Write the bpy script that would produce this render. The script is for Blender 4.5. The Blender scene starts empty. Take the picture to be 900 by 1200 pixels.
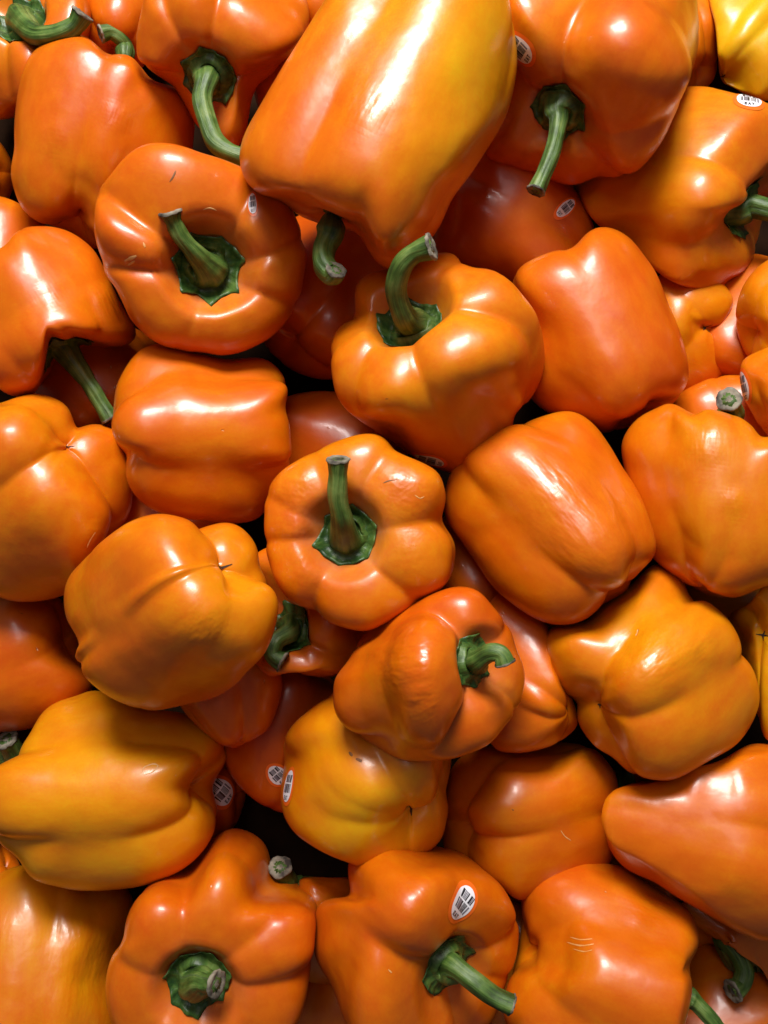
import bpy, bmesh, math, random
import numpy as np
from mathutils import Vector, Matrix
from mathutils.bvhtree import BVHTree

random.seed(4)
S = bpy.context.scene
C = S.collection
R = math.radians

# ------------------------------------------------------------------ camera
FPX = 1100.0                      # focal length in pixels of a 900 x 1200 frame
PITCH = R(58)                     # camera looks down on the sloping display
cam_d = bpy.data.cameras.new('camera')
cam = bpy.data.objects.new('camera', cam_d)
C.objects.link(cam)
S.camera = cam
cam_d.sensor_fit = 'VERTICAL'
cam_d.sensor_height = 36.0
cam_d.lens = 36.0 * FPX / 1200.0
cam_d.clip_start = 0.01
cam_d.clip_end = 50
RIGHT = Vector((1, 0, 0))
FWD = Vector((0, math.cos(PITCH), -math.sin(PITCH)))
UP = RIGHT.cross(FWD)
BACK = -FWD
FLOOR_D = 0.60                    # distance from the lens to the bed of the bin
CAMLOC = Vector((0, 0, 0.75)) - FWD * 0.47
CAMROT = Matrix((RIGHT, UP, BACK)).transposed()
cam.matrix_world = Matrix.Translation(CAMLOC) @ CAMROT.to_4x4()
S.render.resolution_x, S.render.resolution_y = 768, 1024


def cam_to_world(x, y, z):
    return CAMLOC + RIGHT * x + UP * y + BACK * z


# ------------------------------------------------------------------ light
S.view_settings.view_transform = 'Standard'
S.view_settings.look = 'None'
S.view_settings.gamma = 1.0
S.view_settings.use_curve_mapping = False
S.view_settings.exposure = 0.0
S.render.engine = 'CYCLES'
S.cycles.max_bounces = 8
S.cycles.caustics_reflective = False
S.cycles.caustics_refractive = False
W = bpy.data.worlds.new('World')
S.world = W
W.use_nodes = True
bg = W.node_tree.nodes['Background']
bg.inputs['Color'].default_value = (1.0, 0.93, 0.88, 1)
bg.inputs['Strength'].default_value = 0.085


def area(name, pos, target, sx, sy, power, col):
    d = bpy.data.lights.new(name, 'AREA')
    d.shape = 'RECTANGLE'
    d.size, d.size_y = sx, sy
    d.energy = power
    d.color = col
    o = bpy.data.objects.new(name, d)
    C.objects.link(o)
    o.location = pos
    o.rotation_euler = (Vector(target) - Vector(pos)).to_track_quat('-Z', 'Y').to_euler()
    return o


PILE = cam_to_world(0, 0, -0.46)
# shop ceiling lamps: a spot lamp over the back of the shelf, and a fluorescent strip overhead
area('ceiling_spot_lamp', PILE + RIGHT * -0.06 + UP * 1.14 + BACK * 1.0, PILE, 0.60, 0.40, 40, (1.0, 0.97, 0.94))
area('ceiling_strip_lamp', PILE + RIGHT * -0.25 + UP * 0.75 + BACK * 1.45, PILE, 1.0, 0.4, 5, (1.0, 0.93, 0.93))


# ------------------------------------------------------------------ materials
def newmat(name):
    m = bpy.data.materials.new(name)
    m.use_nodes = True
    return m, m.node_tree.nodes, m.node_tree.links, m.node_tree.nodes['Principled BSDF']


def mk_skin():
    m, N, L, P = newmat('pepper_skin')
    at = N.new('ShaderNodeAttribute'); at.attribute_name = 'ripe'
    wr = N.new('ShaderNodeAttribute'); wr.attribute_name = 'wrinkle'
    tc = N.new('ShaderNodeTexCoord')
    oi = N.new('ShaderNodeObjectInfo')
    add = N.new('ShaderNodeVectorMath'); add.operation = 'ADD'
    mulr = N.new('ShaderNodeMath'); mulr.operation = 'MULTIPLY'; mulr.inputs[1].default_value = 7.0
    L.new(oi.outputs['Random'], mulr.inputs[0])
    L.new(tc.outputs['Object'], add.inputs[0]); L.new(mulr.outputs[0], add.inputs[1])

    def noise(scale, det=3, rough=.5, stretch=None):
        n = N.new('ShaderNodeTexNoise'); n.inputs['Scale'].default_value = scale
        n.inputs['Detail'].default_value = det; n.inputs['Roughness'].default_value = rough
        if stretch:
            mp = N.new('ShaderNodeMapping'); mp.inputs['Scale'].default_value = stretch
            L.new(add.outputs[0], mp.inputs['Vector']); L.new(mp.outputs[0], n.inputs['Vector'])
        else:
            L.new(add.outputs[0], n.inputs['Vector'])
        return n

    def math_(op, a, b):
        n = N.new('ShaderNodeMath'); n.operation = op
        for k, v in enumerate((a, b)):
            if isinstance(v, (int, float)): n.inputs[k].default_value = v
            else: L.new(v, n.inputs[k])
        return n.outputs[0]
    n1 = noise(26, 3, .55); n2 = noise(150, 2, .5, (1, 1, .35))
    v = math_('ADD', at.outputs['Fac'], math_('MULTIPLY', math_('SUBTRACT', n1.outputs['Fac'], .58), .62))
    n0 = noise(9, 1, .5)
    v = math_('ADD', v, math_('MULTIPLY', math_('SUBTRACT', n0.outputs['Fac'], .5), .55))
    v = math_('ADD', v, math_('MULTIPLY', math_('SUBTRACT', n2.outputs['Fac'], .5), .30))
    n3 = noise(620, 2, .6)
    v = math_('ADD', v, math_('MULTIPLY', math_('SUBTRACT', n3.outputs['Fac'], .5), .16))
    cr = N.new('ShaderNodeValToRGB')
    e = cr.color_ramp.elements
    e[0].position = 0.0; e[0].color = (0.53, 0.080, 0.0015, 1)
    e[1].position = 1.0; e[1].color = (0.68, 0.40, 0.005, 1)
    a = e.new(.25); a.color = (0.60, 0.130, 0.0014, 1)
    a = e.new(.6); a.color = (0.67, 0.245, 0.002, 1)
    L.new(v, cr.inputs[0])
    # small pale scuffs and dark specks of the skin
    vo = N.new('ShaderNodeTexVoronoi'); vo.inputs['Scale'].default_value = 42; vo.feature = 'F1'
    nd = noise(60, 2)
    mixv = N.new('ShaderNodeVectorMath'); mixv.operation = 'MULTIPLY_ADD'
    L.new(nd.outputs['Color'], mixv.inputs[0]); mixv.inputs[1].default_value = (.035, .035, .035); L.new(add.outputs[0], mixv.inputs[2])
    L.new(mixv.outputs[0], vo.inputs['Vector'])
    sp = N.new('ShaderNodeMapRange'); sp.inputs[1].default_value = .022; sp.inputs[2].default_value = .05
    sp.inputs[3].default_value = 1; sp.inputs[4].default_value = 0
    L.new(vo.outputs['Distance'], sp.inputs[0])
    sep = N.new('ShaderNodeSeparateColor'); L.new(vo.outputs['Color'], sep.inputs[0])
    pale = math_('MULTIPLY', sp.outputs[0], math_('GREATER_THAN', sep.outputs[0], .74))
    dark = math_('MULTIPLY', sp.outputs[0], math_('GREATER_THAN', sep.outputs[1], .93))
    m1 = N.new('ShaderNodeMix'); m1.data_type = 'RGBA'
    L.new(math_('MULTIPLY', pale, .55), m1.inputs[0]); L.new(cr.outputs[0], m1.inputs[6]); m1.inputs[7].default_value = (.85, .50, .28, 1)
    m2 = N.new('ShaderNodeMix'); m2.data_type = 'RGBA'
    L.new(math_('MULTIPLY', dark, .7), m2.inputs[0]); L.new(m1.outputs[2], m2.inputs[6]); m2.inputs[7].default_value = (.16, .05, .012, 1)
    # dusty bloom of the skin round the stem
    du = N.new('ShaderNodeAttribute'); du.attribute_name = 'dust'
    n4 = noise(240, 3, .6)
    m3 = N.new('ShaderNodeMix'); m3.data_type = 'RGBA'
    L.new(math_('MULTIPLY', du.outputs['Fac'], math_('MULTIPLY', n4.outputs['Fac'], .75)), m3.inputs[0])
    L.new(m2.outputs[2], m3.inputs[6]); m3.inputs[7].default_value = (.55, .33, .24, 1)
    L.new(m3.outputs[2], P.inputs['Base Color'])
    nr = noise(35, 3)
    mr = N.new('ShaderNodeMapRange'); mr.inputs[3].default_value = .25; mr.inputs[4].default_value = .42
    L.new(nr.outputs['Fac'], mr.inputs[0])
    L.new(math_('ADD', mr.outputs[0], math_('MULTIPLY', du.outputs['Fac'], .25)), P.inputs['Roughness'])
    P.inputs['IOR'].default_value = 1.5
    P.inputs['Subsurface Weight'].default_value = 0.18
    P.inputs['Subsurface Radius'].default_value = (1.0, .35, .05)
    P.inputs['Subsurface Scale'].default_value = 0.006
    P.inputs['Coat Weight'].default_value = 0.14
    P.inputs['Coat Roughness'].default_value = 0.12
    # relief: faint dents, orange-peel grain, wrinkles where the skin has shrunk
    b1 = noise(38, 2, .45); b2 = noise(520, 2, .5); b3 = noise(78, 3, .5, (1, 1, .42))
    hgt = math_('ADD', math_('MULTIPLY', b1.outputs['Fac'], .0010), math_('MULTIPLY', b2.outputs['Fac'], .00002))
    hgt = math_('ADD', hgt, math_('MULTIPLY', math_('MULTIPLY', b3.outputs['Fac'], wr.outputs['Fac']), 0.0030))
    hgt = math_('ADD', hgt, math_('MULTIPLY', math_('MULTIPLY', pale, -1.0), .0004))
    b4 = noise(100, 2, .5)
    hgt = math_('ADD', hgt, math_('MULTIPLY', b4.outputs['Fac'], .00022))
    bp = N.new('ShaderNodeBump'); bp.inputs['Strength'].default_value = 1.0; bp.inputs['Distance'].default_value = 1.0
    L.new(hgt, bp.inputs['Height'])
    L.new(bp.outputs[0], P.inputs['Normal'])
    L.new(bp.outputs[0], P.inputs['Coat Normal'])
    return m


def mk_green(name, ca, cb, cc, scale, stretch, rough, bump):
    m, N, L, P = newmat(name)
    tc = N.new('ShaderNodeTexCoord'); mp = N.new('ShaderNodeMapping'); mp.inputs['Scale'].default_value = stretch
    L.new(tc.outputs['UV'], mp.inputs['Vector'])
    n = N.new('ShaderNodeTexNoise'); n.inputs['Scale'].default_value = scale; n.inputs['Detail'].default_value = 5
    n.inputs['Roughness'].default_value = .65
    L.new(mp.outputs[0], n.inputs['Vector'])
    n2 = N.new('ShaderNodeTexNoise'); n2.inputs['Scale'].default_value = 90; n2.inputs['Detail'].default_value = 3
    L.new(tc.outputs['Object'], n2.inputs['Vector'])
    ad = N.new('ShaderNodeMath'); ad.operation = 'MULTIPLY_ADD'; ad.inputs[1].default_value = .55
    sb = N.new('ShaderNodeMath'); sb.operation = 'MULTIPLY'; sb.inputs[1].default_value = .45
    L.new(n2.outputs['Fac'], sb.inputs[0]); L.new(n.outputs['Fac'], ad.inputs[0]); L.new(sb.outputs[0], ad.inputs[2])
    cr = N.new('ShaderNodeValToRGB'); e = cr.color_ramp.elements
    e[0].position = .40; e[0].color = (*ca, 1); e[1].position = .62; e[1].color = (*cc, 1)
    q = e.new(.5); q.color = (*cb, 1)
    L.new(ad.outputs[0], cr.inputs[0]); L.new(cr.outputs[0], P.inputs['Base Color'])
    P.inputs['Roughness'].default_value = rough
    P.inputs['Subsurface Weight'].default_value = .05
    P.inputs['Subsurface Scale'].default_value = .002
    bp = N.new('ShaderNodeBump'); bp.inputs['Distance'].default_value = bump; bp.inputs['Strength'].default_value = 1
    L.new(ad.outputs[0], bp.inputs['Height']); L.new(bp.outputs[0], P.inputs['Normal'])
    return m


def mk_plain(name, col, col2, scale, rough, bump=0.0):
    m, N, L, P = newmat(name)
    tc = N.new('ShaderNodeTexCoord')
    n = N.new('ShaderNodeTexNoise'); n.inputs['Scale'].default_value = scale; n.inputs['Detail'].default_value = 4
    L.new(tc.outputs['Object'], n.inputs['Vector'])
    cr = N.new('ShaderNodeValToRGB'); e = cr.color_ramp.elements
    e[0].position = .35; e[0].color = (*col, 1); e[1].position = .65; e[1].color = (*col2, 1)
    L.new(n.outputs['Fac'], cr.inputs[0]); L.new(cr.outputs[0], P.inputs['Base Color'])
    P.inputs['Roughness'].default_value = rough
    if bump:
        bp = N.new('ShaderNodeBump'); bp.inputs['Distance'].default_value = bump
        L.new(n.outputs['Fac'], bp.inputs['Height']); L.new(bp.outputs[0], P.inputs['Normal'])
    return m


M_SKIN = mk_skin()
M_STEM = mk_green('stem_green', (.022, .050, .007), (.060, .122, .018), (.15, .215, .05), 1.0, (17, 2.6, 1), .48, .0010)
M_CALYX = mk_green('calyx_green', (.012, .042, .008), (.034, .085, .014), (.095, .17, .032), 1.2, (16, 1.6, 1), .42, .0010)
M_CUT = mk_plain('cut_end', (.030, .024, .018), (.26, .23, .17), 160, .8, .0008)
M_SCAR = mk_plain('blossom_scar', (.015, .008, .004), (.06, .03, .012), 600, .8)
M_BROWN = mk_plain('blemish_brown', (.14, .055, .012), (.30, .10, .015), 300, .55)
M_PALE = mk_plain('blemish_pale', (.64, .28, .07), (.68, .38, .15), 300, .5)
M_ST_O = mk_plain('sticker_orange', (.80, .13, .010), (.84, .15, .012), 300, .35)
M_ST_W = mk_plain('sticker_white', (.80, .80, .84), (.84, .83, .86), 200, .38)
M_ST_K = mk_plain('sticker_ink', (.018, .016, .02), (.03, .028, .033), 300, .4)
M_ST_G = mk_plain('sticker_grey_ink', (.16, .15, .18), (.20, .19, .22), 300, .4)
M_LINER = mk_plain('bin_liner', (.018, .008, .004), (.028, .012, .005), 60, .95, .001)
M_LINER.node_tree.nodes['Principled BSDF'].inputs['Specular IOR Level'].default_value = .1



# ------------------------------------------------------------------ modelling helpers
NU, NV = 70, 144                  # rings from stem to blossom end, meridians
DEBUG = False
NB = 180                          # bins of an outline


def mesh_obj(name, V, F, mat, parent, uv=None, attrs=None, mats=None, midx=None):
    me = bpy.data.meshes.new(name)
    me.from_pydata([tuple(v) for v in V], [], F)
    for mm in (mats or [mat]): me.materials.append(mm)
    me.polygons.foreach_set('use_smooth', [True] * len(me.polygons))
    if midx is not None: me.polygons.foreach_set('material_index', midx)
    if uv is not None:
        l = me.uv_layers.new(name='UVMap')
        li = np.empty(len(me.loops), dtype=np.int32); me.loops.foreach_get('vertex_index', li)
        l.data.foreach_set('uv', np.asarray(uv, dtype=np.float32)[li].ravel())
    for k, a in (attrs or {}).items():
        at = me.attributes.new(k, 'FLOAT', 'POINT'); at.data.foreach_set('value', np.asarray(a, dtype=np.float32))
    me.update()
    o = bpy.data.objects.new(name, me); C.objects.link(o)
    o.parent = parent
    return o


def spline(P, n=8, closed=True):
    P = np.asarray(P, float); m = len(P); out = []
    rng = range(m) if closed else range(m - 1)
    for i in rng:
        if closed: p0, p1, p2, p3 = P[(i - 1) % m], P[i], P[(i + 1) % m], P[(i + 2) % m]
        else: p0, p1, p2, p3 = P[max(i - 1, 0)], P[i], P[i + 1], P[min(i + 2, m - 1)]
        for t in np.arange(n) / n:
            out.append(.5 * (2 * p1 + (p2 - p0) * t + (2 * p0 - 5 * p1 + 4 * p2 - p3) * t * t + (3 * p1 - p0 - 3 * p2 + p3) * t ** 3))
    if not closed: out.append(P[-1])
    return np.array(out)


def gsm(a, s):
    k = np.arange(-int(4 * s) - 1, int(4 * s) + 2); w = np.exp(-.5 * (k / s) ** 2); w /= w.sum()
    return sum(wi * np.roll(a, ki) for wi, ki in zip(w, k))


def polar(px, c, sm=1.5):
    d = px - c
    th = np.arctan2(d[:, 1], d[:, 0]) % (2 * np.pi); r = np.hypot(d[:, 0], d[:, 1])
    b = (th / (2 * np.pi) * NB).astype(int) % NB
    o = np.full(NB, -1.0); np.maximum.at(o, b, r)
    ok = np.where(o > 0)[0]
    o = np.interp(np.arange(NB), np.r_[ok - NB, ok, ok + NB], np.r_[o[ok], o[ok], o[ok]])
    return gsm(o, sm)


def at_ang(field, th):
    return np.interp((th % (2 * np.pi)) / (2 * np.pi) * NB - .5, np.arange(-2, NB + 2), np.r_[field[-2:], field, field[:2]])


def centroid(P):
    x, y = P[:, 0], P[:, 1]; x1, y1 = np.roll(x, -1), np.roll(y, -1); a = x * y1 - x1 * y
    return np.array([((x + x1) * a).sum(), ((y + y1) * a).sum()]) / (3 * a.sum())


def proj(V):                      # camera-aligned coordinates -> frame pixels
    Zd = FPX - V[:, 2]
    return np.c_[450 + FPX * V[:, 0] / Zd, 600 - FPX * V[:, 1] / Zd]


def unproj(px, py, z):
    Zd = FPX - z
    return np.array([(px - 450) * Zd / FPX, (600 - py) * Zd / FPX, z])


def sstep(a, b, x):
    t = np.clip((x - a) / (b - a), 0, 1); return t * t * (3 - 2 * t)


FACES = []
for j in range(NV): FACES.append((0, 1 + j, 1 + (j + 1) % NV))
for i in range(NU - 2):
    for j in range(NV):
        a, b = 1 + i * NV + j, 1 + i * NV + (j + 1) % NV
        FACES.append((a, a + NV, b + NV, b))
LASTV = 1 + (NU - 1) * NV
for j in range(NV): FACES.append((LASTV, 1 + (NU - 2) * NV + (j + 1) % NV, 1 + (NU - 2) * NV + j))


def lobe_field(phis, strengths):
    """signed angle from the middle of its lobe for every meridian, and the crease on either side"""
    order = np.argsort(phis); phis = np.asarray(phis)[order]; st = np.asarray(strengths)[order]
    n = len(phis); half = np.array([((phis[(i + 1) % n] - phis[i]) % (2 * np.pi) or 2 * np.pi) / 2 for i in range(n)])
    wk = np.array([.5 * (half[i - 1] + half[i]) for i in range(n)])
    wk = np.clip(wk * 1.08, R(30), R(62)) * (.35 + .65 * st)
    de = np.zeros(NV); li = np.zeros(NV, int); cw = np.zeros(NV)
    ph = np.arange(NV) / NV * 2 * np.pi
    for i in range(n):
        q = (ph - phis[i]) % (2 * np.pi); m = q <= 2 * half[i]
        t = q[m] / half[i] - 1
        de[m] = np.where(t < 0, t * wk[i], t * wk[(i + 1) % n]); li[m] = i
        cw[m] = np.abs(t) ** 3
    return de, li, gsm(cw, 1.5)


def body_shape(p, Wd, h, a, e1, e2, c, rnd):
    """a bell pepper as three to five long lobes grown together round one axis"""
    al = np.linspace(0, np.pi, NU + 1)[1:-1]
    sa, ca = np.sin(al)[:, None], np.cos(al)[:, None]
    if c is None: de = np.full(NV, .35); li = np.zeros(NV, int)
    else: de, li, _ = c
    g = p.get('g', 1.0)
    om = .33 * g * p.get('gm', 1.0); b = 1 - .33 * g
    topw = sstep(.20, .90, ca); botw = sstep(.30, .95, -ca)
    o = om + (p['os'] * g - om) * topw + (p.get('ob', .43) * g - om) * botw
    o = np.minimum(o, b * .88)
    nl = li.max() + 1
    jh = np.array([1 + rnd.uniform(-.05, .05) for _ in range(8)]); jw = np.array([1 + rnd.uniform(-.04, .04) for _ in range(8)])
    n = p.get('n', 2.7)
    hh = h * gsm(jh[li % 8], 3)[None] / Wd; ww = gsm(jw[li % 8], 3)[None]
    cd, sd = np.cos(de)[None], np.sin(de)[None]
    lo = np.zeros((NU - 1, NV)); hi = np.full((NU - 1, NV), 4.0)
    for _ in range(30):
        r = (lo + hi) / 2
        x, y, z = r * sa * cd / ww - o, r * sa * sd / ww, r * ca / hh
        f = ((x * x + y * y) / (b * b)) ** (n / 2) + np.abs(z) ** n - 1
        lo = np.where(f < 0, r, lo); hi = np.where(f < 0, hi, r)
    def sm(A, s_):
        k = np.arange(-int(3 * s_) - 1, int(3 * s_) + 2); w = np.exp(-.5 * (k / s_) ** 2); w /= w.sum()
        return sum(wi * np.roll(A, ki, 1) for wi, ki in zip(w, k))
    r1, r2 = sm(r, .7), sm(r, 3.2)
    k = sstep(.15, .65, np.abs(ca))
    r = r2 * (1 - k) + r1 * k
    ph = np.arange(NV) / NV * 2 * np.pi
    rho = r * sa; z = r * ca * Wd / h
    rho = rho * (1 + p.get('taper', .09) * z)
    f = 1 + .03 * np.cos(ph + rnd.uniform(0, 6.3)) + .025 * np.cos(2 * ph + rnd.uniform(0, 6.3))
    rho = rho * f[None]
    if p['tilt'] > -5:                 # the seat of the calyx: a shallow saucer between the lobes
        zc = np.mean([np.interp(.26, np.maximum.accumulate(rho[:20, j]), z[:20, j]) for j in range(0, NV, 3)]) - p['pit'] * .5
        q_ = min(.36, max(.14, p.get('calyx', 30) / Wd))
        kk = np.where(z > 0, sstep(.70 * q_, 1.85 * q_, rho), 1.0)
        z = zc * (1 - kk) + z * kk
    z = z + np.where(z < 0, p.get('pitb', .05) * np.exp(-(rho / .22) ** 2), 0)
    X = rho * np.cos(ph)[None]; Y = rho * np.sin(ph)[None]
    P = np.stack([X * Wd, Y * Wd, z * h], -1).reshape(-1, 3)
    top = P[:NV].mean(0, keepdims=True); bot = P[-NV:].mean(0, keepdims=True)
    P = np.r_[top, P, bot]
    q = P / Wd
    nn = 0
    for k in range(5):
        d = np.array([rnd.gauss(0, 1) for _ in range(3)]); d /= np.linalg.norm(d)
        nn = nn + np.sin((q @ d) * rnd.uniform(2.2, 4.8) + rnd.uniform(0, 6.3))
    nrm = P / np.maximum(np.linalg.norm(P, axis=1, keepdims=True), 1e-6)
    P = P + nrm * (nn * Wd * .009)[:, None]
    bend = p.get('bend', 0.0)
    P[:, 1] += bend * Wd * ((P[:, 2] / h) ** 2 - .4)
    return P[:, :1] * e1 + P[:, 1:2] * e2 + P[:, 2:3] * a


def vnormals(V):
    G = V[1:-1].reshape(NU - 1, NV, 3)
    du = np.gradient(G, axis=0); dv = np.roll(G, -1, 1) - np.roll(G, 1, 1)
    n = np.cross(du, dv); n /= np.maximum(np.linalg.norm(n, axis=-1, keepdims=True), 1e-9)
    n = n.reshape(-1, 3)
    ctr = V.mean(0)
    if ((V[1:-1] - ctr) * n).sum() < 0: n = -n
    return np.r_[[V[0] - ctr], n, [V[-1] - ctr]]


def fit_outline(V, ctr_px, rt, passes=4, sm=1.5, rs=1.2):
    """move and reshape a body until its outline is the wanted one"""
    base = unproj(ctr_px[0], ctr_px[1], 0.0)
    L = V - V.mean(0)
    th = np.arange(NB) * 2 * np.pi / NB + np.pi / NB
    off = np.zeros(3)
    for k in range(3):            # size and place first
        px = proj(L + base + off)
        rm = polar(px, px.mean(0), sm)
        cm = centroid(px.mean(0) + np.c_[np.cos(th), np.sin(th)] * rm[:, None])
        off[0] += ctr_px[0] - cm[0]; off[1] -= ctr_px[1] - cm[1]
        rm = polar(proj(L + base + off), ctr_px, sm)
        L = L * float(np.sqrt((rt ** 2).mean() / (rm ** 2).mean()))
    L = L + off; off = 0
    for k in range(passes):
        px = proj(L + base)
        d = px - ctr_px
        t = np.arctan2(d[:, 1], d[:, 0]); r = np.hypot(d[:, 0], d[:, 1])
        rm = polar(px, ctr_px, sm)
        ratio = rt / rm; ratio = gsm(ratio, rs); s0 = 1.0
        k_ = sstep(.10, .95, r / at_ang(rm, t))
        s = s0 + (at_ang(ratio, t) - s0) * k_
        L[:, 0] *= s; L[:, 1] *= s
    return L + base


def pin_pole(V, idx, target, ctr_px, rt):
    px = proj(V); d = px - ctr_px
    t = np.arctan2(d[:, 1], d[:, 0]); r = np.hypot(d[:, 0], d[:, 1]) / at_ang(rt, t)
    w = np.clip(1 - r ** 2, 0, 1) ** 1.2
    dl = np.array(target) - px[idx]
    w = w / max(w[idx], .5)
    w = np.minimum(w, 1)
    V[:, 0] += dl[0] * w; V[:, 1] -= dl[1] * w
    return V


def build_body(p):
    rnd = random.Random(p['k'] * 7 + p.get('seed', 0))
    face = p['tilt'] > 10 or p.get('pole') == 'stem' and p['tilt'] > -5
    p.setdefault('pit', .44 if p['tilt'] > 49 else .20); p.setdefault('os', .60 if face else .44)
    if 'ell' in p:
        cx, cy, rx, ry, ro = p['ell']
        t = np.linspace(0, 2 * np.pi, 40, endpoint=False)
        x, y = rx * np.cos(t), ry * np.sin(t); ro = R(ro)
        out = np.c_[cx + x * np.cos(ro) + y * np.sin(ro), cy - x * np.sin(ro) + y * np.cos(ro)]
    else:
        out = spline(p['out'], 10)
    den = spline(out, 3) if len(out) < 900 else out
    ctr = centroid(den) if 'ctr' not in p else np.array(p['ctr'], float)
    rt = polar(den, ctr, 1.0)
    ia, tl = R(p['ang']), R(p['tilt'])
    a = np.array([math.cos(ia) * math.cos(tl), math.sin(ia) * math.cos(tl), math.sin(tl)])
    v = np.array([0, 0, 1.0])
    e1 = v - a * a[2]; e1 /= np.linalg.norm(e1); e2 = np.cross(a, e1)
    d = np.array([math.cos(ia), -math.sin(ia)]); pr = np.array([d[1], -d[0]])
    q = den - ctr
    Ea = (np.ptp(q @ d)) / 2; Ew = (np.ptp(q @ pr)) / 2
    Wd = Ew
    if 'hw' in p: h = p['hw'] * Wd
    elif abs(p['tilt']) < 50:
        h = math.sqrt(max((Ea ** 2 - (Wd * math.sin(tl)) ** 2), .1)) / math.cos(tl); h = min(max(h, .8 * Wd), 1.5 * Wd)
    else: Wd = math.sqrt(Ea * Ew); h = Wd
    st = rnd.getstate()
    phis, sts = [], []
    V = body_shape(p, Wd, h, a, e1, e2, None, rnd)
    V = fit_outline(V, ctr, rt)
    pin = p.get('pin'); pidx = 0 if tl >= 0 else len(V) - 1
    if p.get('pole') == 'stem': pidx = 0
    if p.get('pole') == 'end': pidx = len(V) - 1
    if pin: V = pin_pole(V, pidx, pin, ctr, rt)
    if p.get('cre'):
        px = proj(V); n = vnormals(V); fr = n[:, 2] > 0.0; fr[0] = fr[-1] = False
        for cpt in p['cre']:
            dd = np.hypot(px[:, 0] - cpt[0], px[:, 1] - cpt[1]); dd[~fr] = 1e9
            i = int(np.argmin(dd)); j = (i - 1) % NV
            f_ = j / NV * 2 * np.pi
            if p['tilt'] >= 40 and pin:      # stem end faces the lens: the crease leaves the calyx in this direction
                dv = np.array([cpt[0] - pin[0], pin[1] - cpt[1]]); i1 = e1[:2] / np.linalg.norm(e1[:2])
                f_ = math.atan2(dv @ e2[:2], (dv @ i1) / math.sin(tl)) % (2 * np.pi)
            if any(abs((f_ - g_ + np.pi) % (2 * np.pi) - np.pi) < R(9) for g_ in phis):
                if DEBUG: print('crease dropped', p['k'], cpt)
                continue
            phis.append(f_); sts.append(cpt[2] if len(cpt) > 2 else 1.0)
    # lobes on the side away from the lens
    if not phis: phis = [rnd.uniform(0, 6.28)]; sts = [.8]
    for _ in range(6):
        s_ = sorted(phis); gaps = [((s_[(i + 1) % len(s_)] - s_[i]) % (2 * np.pi)) if len(s_) > 1 else 2 * np.pi for i in range(len(s_))]
        i = int(np.argmax(gaps))
        if gaps[i] < R(135): break
        m = max(2, round(gaps[i] / R(95)))
        for t in range(1, m): phis.append((s_[i] + gaps[i] * t / m) % (2 * np.pi)); sts.append(.55)
    if DEBUG: print('PHI', p['k'], [round(math.degrees(f_)) for f_ in phis], p['label'][:30])
    c = lobe_field(phis, sts)
    rnd.setstate(st)
    V = body_shape(p, Wd, h, a, e1, e2, c, rnd)
    V = fit_outline(V, ctr, rt, 4, 1.5, 5.0)
    V = fit_outline(V, ctr, rt, 2, 2.0, 2.2)
    if pin: V = fit_outline(pin_pole(V, pidx, pin, ctr, rt), ctr, rt, 2, 2.0, 2.0)
    px = proj(V)
    if DEBUG:
        er = polar(px, ctr, 1.5) - rt; im = int(np.argmax(abs(er))); print('ERR', p['k'], 'mean %.1f max %.1f at %d deg  R there %.0f' % (abs(er).mean(), er[im], -im * 2, rt[im]), p['label'][:30])
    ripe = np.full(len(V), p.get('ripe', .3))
    zz = np.r_[1, np.repeat(np.cos(np.linspace(0, np.pi, NU + 1)[1:-1]), NV), -1]
    ripe += p.get('rgrad', 0) * -zz
    for (x, y, r_, s_) in p.get('yel', []):
        ripe += s_ * np.exp(-((px[:, 0] - x) ** 2 + (px[:, 1] - y) ** 2) / r_ ** 2)
    wrk = np.zeros(len(V))
    for (x, y, r_, s_) in p.get('wrk', []):
        wrk += s_ * np.exp(-(((px[:, 0] - x) ** 2 + (px[:, 1] - y) ** 2) / r_ ** 2) ** 1.5)
    cj = np.r_[0, np.tile(c[2], NU - 1), 0]
    dust = p.get('dust', .25) * (np.exp(-((1 - zz) / .09) ** 2) * (.4 + cj))
    return dict(p=p, V=V, a=a, ctr=ctr, rt=rt, ripe=ripe, wrk=wrk, dust=dust, R=float(np.sqrt((rt ** 2).mean())), pole_px=(px[0], px[-1]))


# ------------------------------------------------------------------ settle: later peppers come to rest on earlier ones
CELL = 5.0
GX0, GY0, GW, GH = -250, -250, 280, 340


def zmaps(B):
    V = B['V']; px = proj(V); ratio = (FPX - V[:, 2]) / FPX
    # densify along rings
    ix = ((px[:, 0] - GX0) / CELL).astype(int); iy = ((px[:, 1] - GY0) / CELL).astype(int)
    ok = (ix >= 0) & (ix < GW) & (iy >= 0) & (iy < GH)
    f = np.full((GH, GW), np.inf); b = np.full((GH, GW), -np.inf)
    np.minimum.at(f, (iy[ok], ix[ok]), ratio[ok]); np.maximum.at(b, (iy[ok], ix[ok]), ratio[ok])
    return f, b


def settle(Bs, tol=.007):
    Z = np.full((GH, GW), FLOOR_D)
    for B in Bs:
        f, b = zmaps(B)
        m = np.isfinite(b)
        lim = (Z[m] + np.where(Z[m] >= FLOOR_D, 0, tol)) / b[m]
        d = float(np.percentile(lim, B['p'].get('pc', 8)))
        d += B['p'].get('dz', 0.0)
        B['d'] = d
        Z[m] = np.minimum(Z[m], f[m] * d)


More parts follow.
